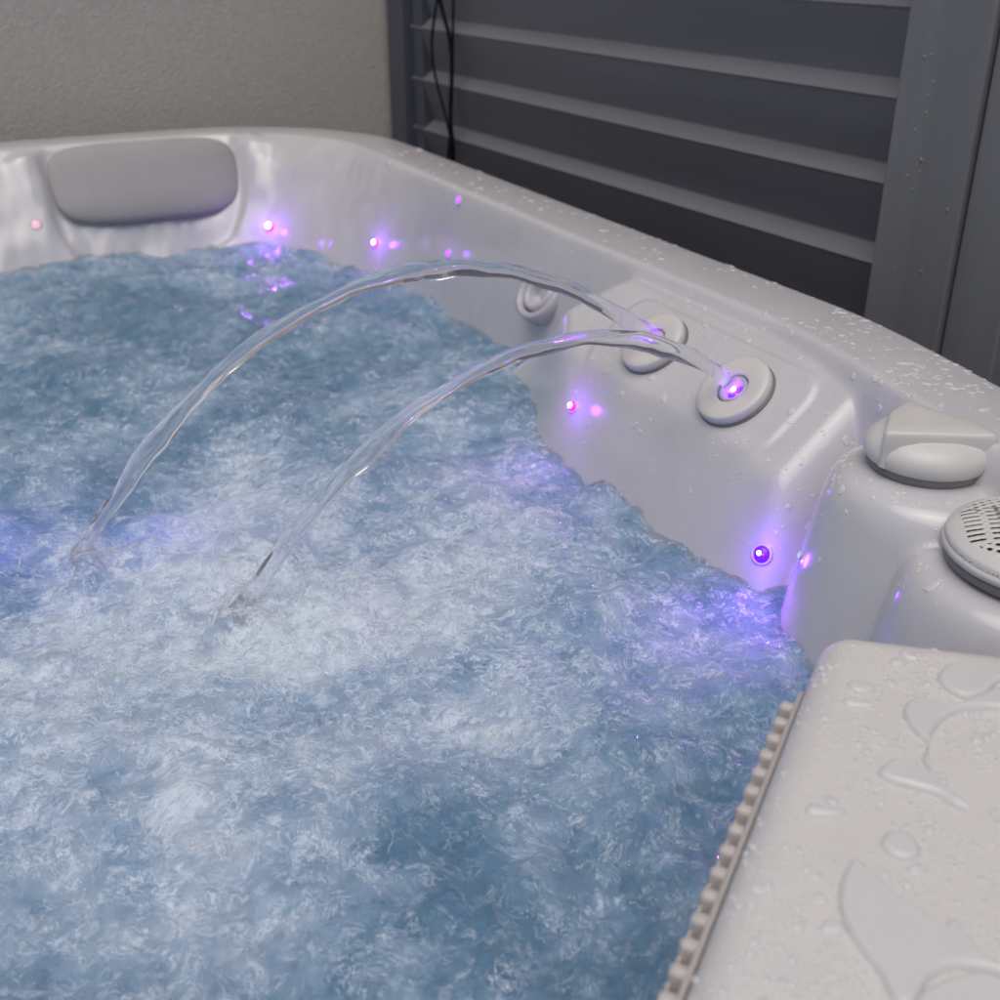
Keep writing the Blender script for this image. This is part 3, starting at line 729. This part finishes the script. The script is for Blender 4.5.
V = []; Q = []; K = 8
for L_, n in ((LAND_B, 18), (LAND_A, 10)):
    for _ in range(n):
        a = rnd.uniform(0, 6.28); rr_ = abs(rnd.gauss(.018, .03)); x = L_[0]+.015+rr_*math.cos(a); y = L_[1]+rr_*math.sin(a)
        z = WATER+float(water_h(np.array([x]), np.array([y]))[0])-.002; b_ = rnd.uniform(0, 6.28); ln = rnd.uniform(.008, .026); hh_ = rnd.uniform(.002, .006); r = rnd.uniform(.0007, .0018)
        base = len(V); M_ = 14; bend = rnd.uniform(-.006, .006)
        for i in range(M_+1):
            t = i/M_; c = Vector((x+ln*(t-.5)*math.cos(b_)-bend*math.sin(math.pi*t)*math.sin(b_), y+ln*(t-.5)*math.sin(b_)+bend*math.sin(math.pi*t)*math.cos(b_), z+hh_*4*t*(1-t)))
            q_ = r*(.6+.6*abs(math.sin(5*t+a)))
            for k in range(K):
                w_ = 2*math.pi*k/K; V.append((c.x-q_*math.cos(w_)*math.sin(b_), c.y+q_*math.cos(w_)*math.cos(b_), c.z+q_*math.sin(w_)))
        for i in range(M_):
            for k in range(K): Q.append((base+i*K+k, base+i*K+(k+1) % K, base+(i+1)*K+(k+1) % K, base+(i+1)*K+k))
o = mesh_np('splash_strands', V, Q, M_splash); tag(o, 'thin clear curls of water thrown up where the arcs land', 'splash', kind='stuff')

# ------------------------------------------------------------------ underwater violet lamp at the left seat
lamp((-.01, 1.19, -.275), .5, (.30, .16, 1.0), .05, 'underwater_lamp')
lamp((.17, 1.14, -.27), .22, (.30, .16, 1.0), .04, 'underwater_lamp')

# ------------------------------------------------------------------ background: stucco wall, fence, cables, deck
GZ = -.90
bm = bmesh.new(); bm_box(bm, (-1.4, 2.78, .5), (5.16, .20, 2.8)); o = bm_obj('stucco_wall', bm, M_stucco, None, False)
tag(o, 'rough grey beige rendered house wall behind the far end of the hot tub', 'wall')
fence = link(bpy.data.objects.new('fence', None)); fence.location = (1.2, 1.2, GZ)
tag(fence, 'dark grey fence of wide overlapping horizontal boards with a broad pale post', 'fence')
def part(name, bm, mat, parent, smooth=False):
    bmesh.ops.transform(bm, matrix=Matrix.Translation(-Vector(parent.location)), verts=bm.verts)
    return bm_obj(name, bm, mat, parent, smooth)
FX = 1.20; pit = .110
bm = bmesh.new(); ya, yb = 1.05, 2.60
kz = 0.0
zt = .203                                               # height of one ledge's upper edge, found from the photo
prof = []
for k in range(-9, 10):
    z = zt+k*pit
    prof += [(FX+.010, z-pit+.002), (FX-.016, z-.024), (FX-.018, z-.020), (FX-.016, z-.018), (FX+.010, z)]
pv = [[bm.verts.new((x, y, z)) for x, z in prof] for y in (ya, yb)]
for k in range(len(prof)-1): bm.faces.new((pv[0][k], pv[0][k+1], pv[1][k+1], pv[1][k]))
bk = [bm.verts.new((FX+.03, y, prof[i][1])) for y in (ya, yb) for i in (0, -1)]
bm.faces.new((bk[0], bk[1], bk[3], bk[2]))
part('slat_panel', bm, M_fence, fence)
bm = bmesh.new(); bm_box(bm, (1.175, 1.0525, .3), (.050, .127, 2.4), 0, .003); part('post', bm, M_post, fence)
bm = bmesh.new(); bm_box(bm, (1.182, .9455, .3), (.050, .080, 2.4), 0, .003); part('trim_board', bm, M_post, fence)
bm = bmesh.new(); bm_box(bm, (1.20, .80, .3), (.040, .198, 2.4), 0, .003); part('end_board', bm, M_post, fence)
bm = bmesh.new(); bm_box(bm, (1.20, .30, .3), (.040, .78, 2.4), 0, .003); part('end_board', bm, M_post, fence)
bm = bmesh.new()
bm_box(bm, (1.196, 2.615, .3), (.070, .080, 2.4), 0, .003)
bm_box(bm, (1.205, 2.545, .3), (.042, .045, 2.4), 0, .003)
part('corner_post', bm, M_cpost, fence)
bmd = []
for px_, py_ in ((929, 38), (931, 55), (924, 57), (933, 82), (928, 96), (926, 113), (921, 160), (919, 172), (912, 190), (907, 176), (915, 130), (947, 210), (921, 272), (903, 240), (893, 268)):
    d_ = ray(px_, py_); t_ = 1.2107/(d_[0]+.05066*d_[1]); bmd.append((Vector((d_[0]*t_, d_[1]*t_, CAMZ+d_[2]*t_)), (-.9987, -.0508, 0)))
o = drops('post_droplets', [(p, n_, rnd.uniform(.0018, .0034), rnd.uniform(.5, .8), 0, .35) for p, n_ in bmd], simple('drops_on_paint', (.21, .22, .235), .12))
tag(o, 'water drops running down the broad fence post', 'droplets', kind='stuff')
# cables
def cable(pts, r, label):
    cu = bpy.data.curves.new('cable', 'CURVE'); cu.dimensions = '3D'; cu.bevel_depth = r; cu.bevel_resolution = 3
    sp = cu.splines.new('NURBS'); sp.points.add(len(pts)-1); sp.use_endpoint_u = True; sp.order_u = 4
    for i, p in enumerate(pts): sp.points[i].co = (*p, 1)
    tmp = bpy.data.objects.new('tmp', cu); me = bpy.data.meshes.new_from_object(tmp); bpy.data.objects.remove(tmp)
    for p in me.polygons: p.use_smooth = True
    me.materials.append(M_cable); o = link(bpy.data.objects.new('cable', me)); tag(o, label, 'cable', 'cables hanging in the fence corner')
fence.rotation_euler.z = R(2.9)
def at_x(px, py, x):
    x = x-.062
    d = ray(px, py); t = x/d[0]; return (x, d[1]*t, CAMZ+d[2]*t)
cable([at_x(434, -60, 1.168), at_x(438, 0, 1.168), at_x(447, 22, 1.168), at_x(453, 55, 1.168), at_x(451, 95, 1.168), at_x(450, 130, 1.168), at_x(457, 160, 1.168), (1.106, 2.40, -.30), (1.106, 2.42, GZ)], .0045, 'thicker black cable bowing to the right in front of the slats')
cable([at_x(444, -60, 1.158), at_x(438, 0, 1.158), at_x(431, 30, 1.158), at_x(432, 65, 1.158), at_x(441, 100, 1.158), at_x(450, 130, 1.158), at_x(453, 165, 1.158), (1.096, 2.38, -.30), (1.096, 2.40, GZ)], .0030, 'thinner black cable bowing to the left beside the corner post')
cable([at_x(454, -60, 1.174), at_x(453, 0, 1.174), at_x(453, 80, 1.174), at_x(450, 150, 1.174), (1.112, 2.45, -.30), (1.112, 2.45, GZ)], .0028, 'straight thin cable hanging vertically at the right of the other two')
bm = bmesh.new(); bmesh.ops.create_grid(bm, x_segments=1, y_segments=1, size=60)
bmesh.ops.transform(bm, matrix=Matrix.Translation((0, 0, GZ)), verts=bm.verts)
o = bm_obj('ground', bm, M_deck, None, False); tag(o, kind='structure')
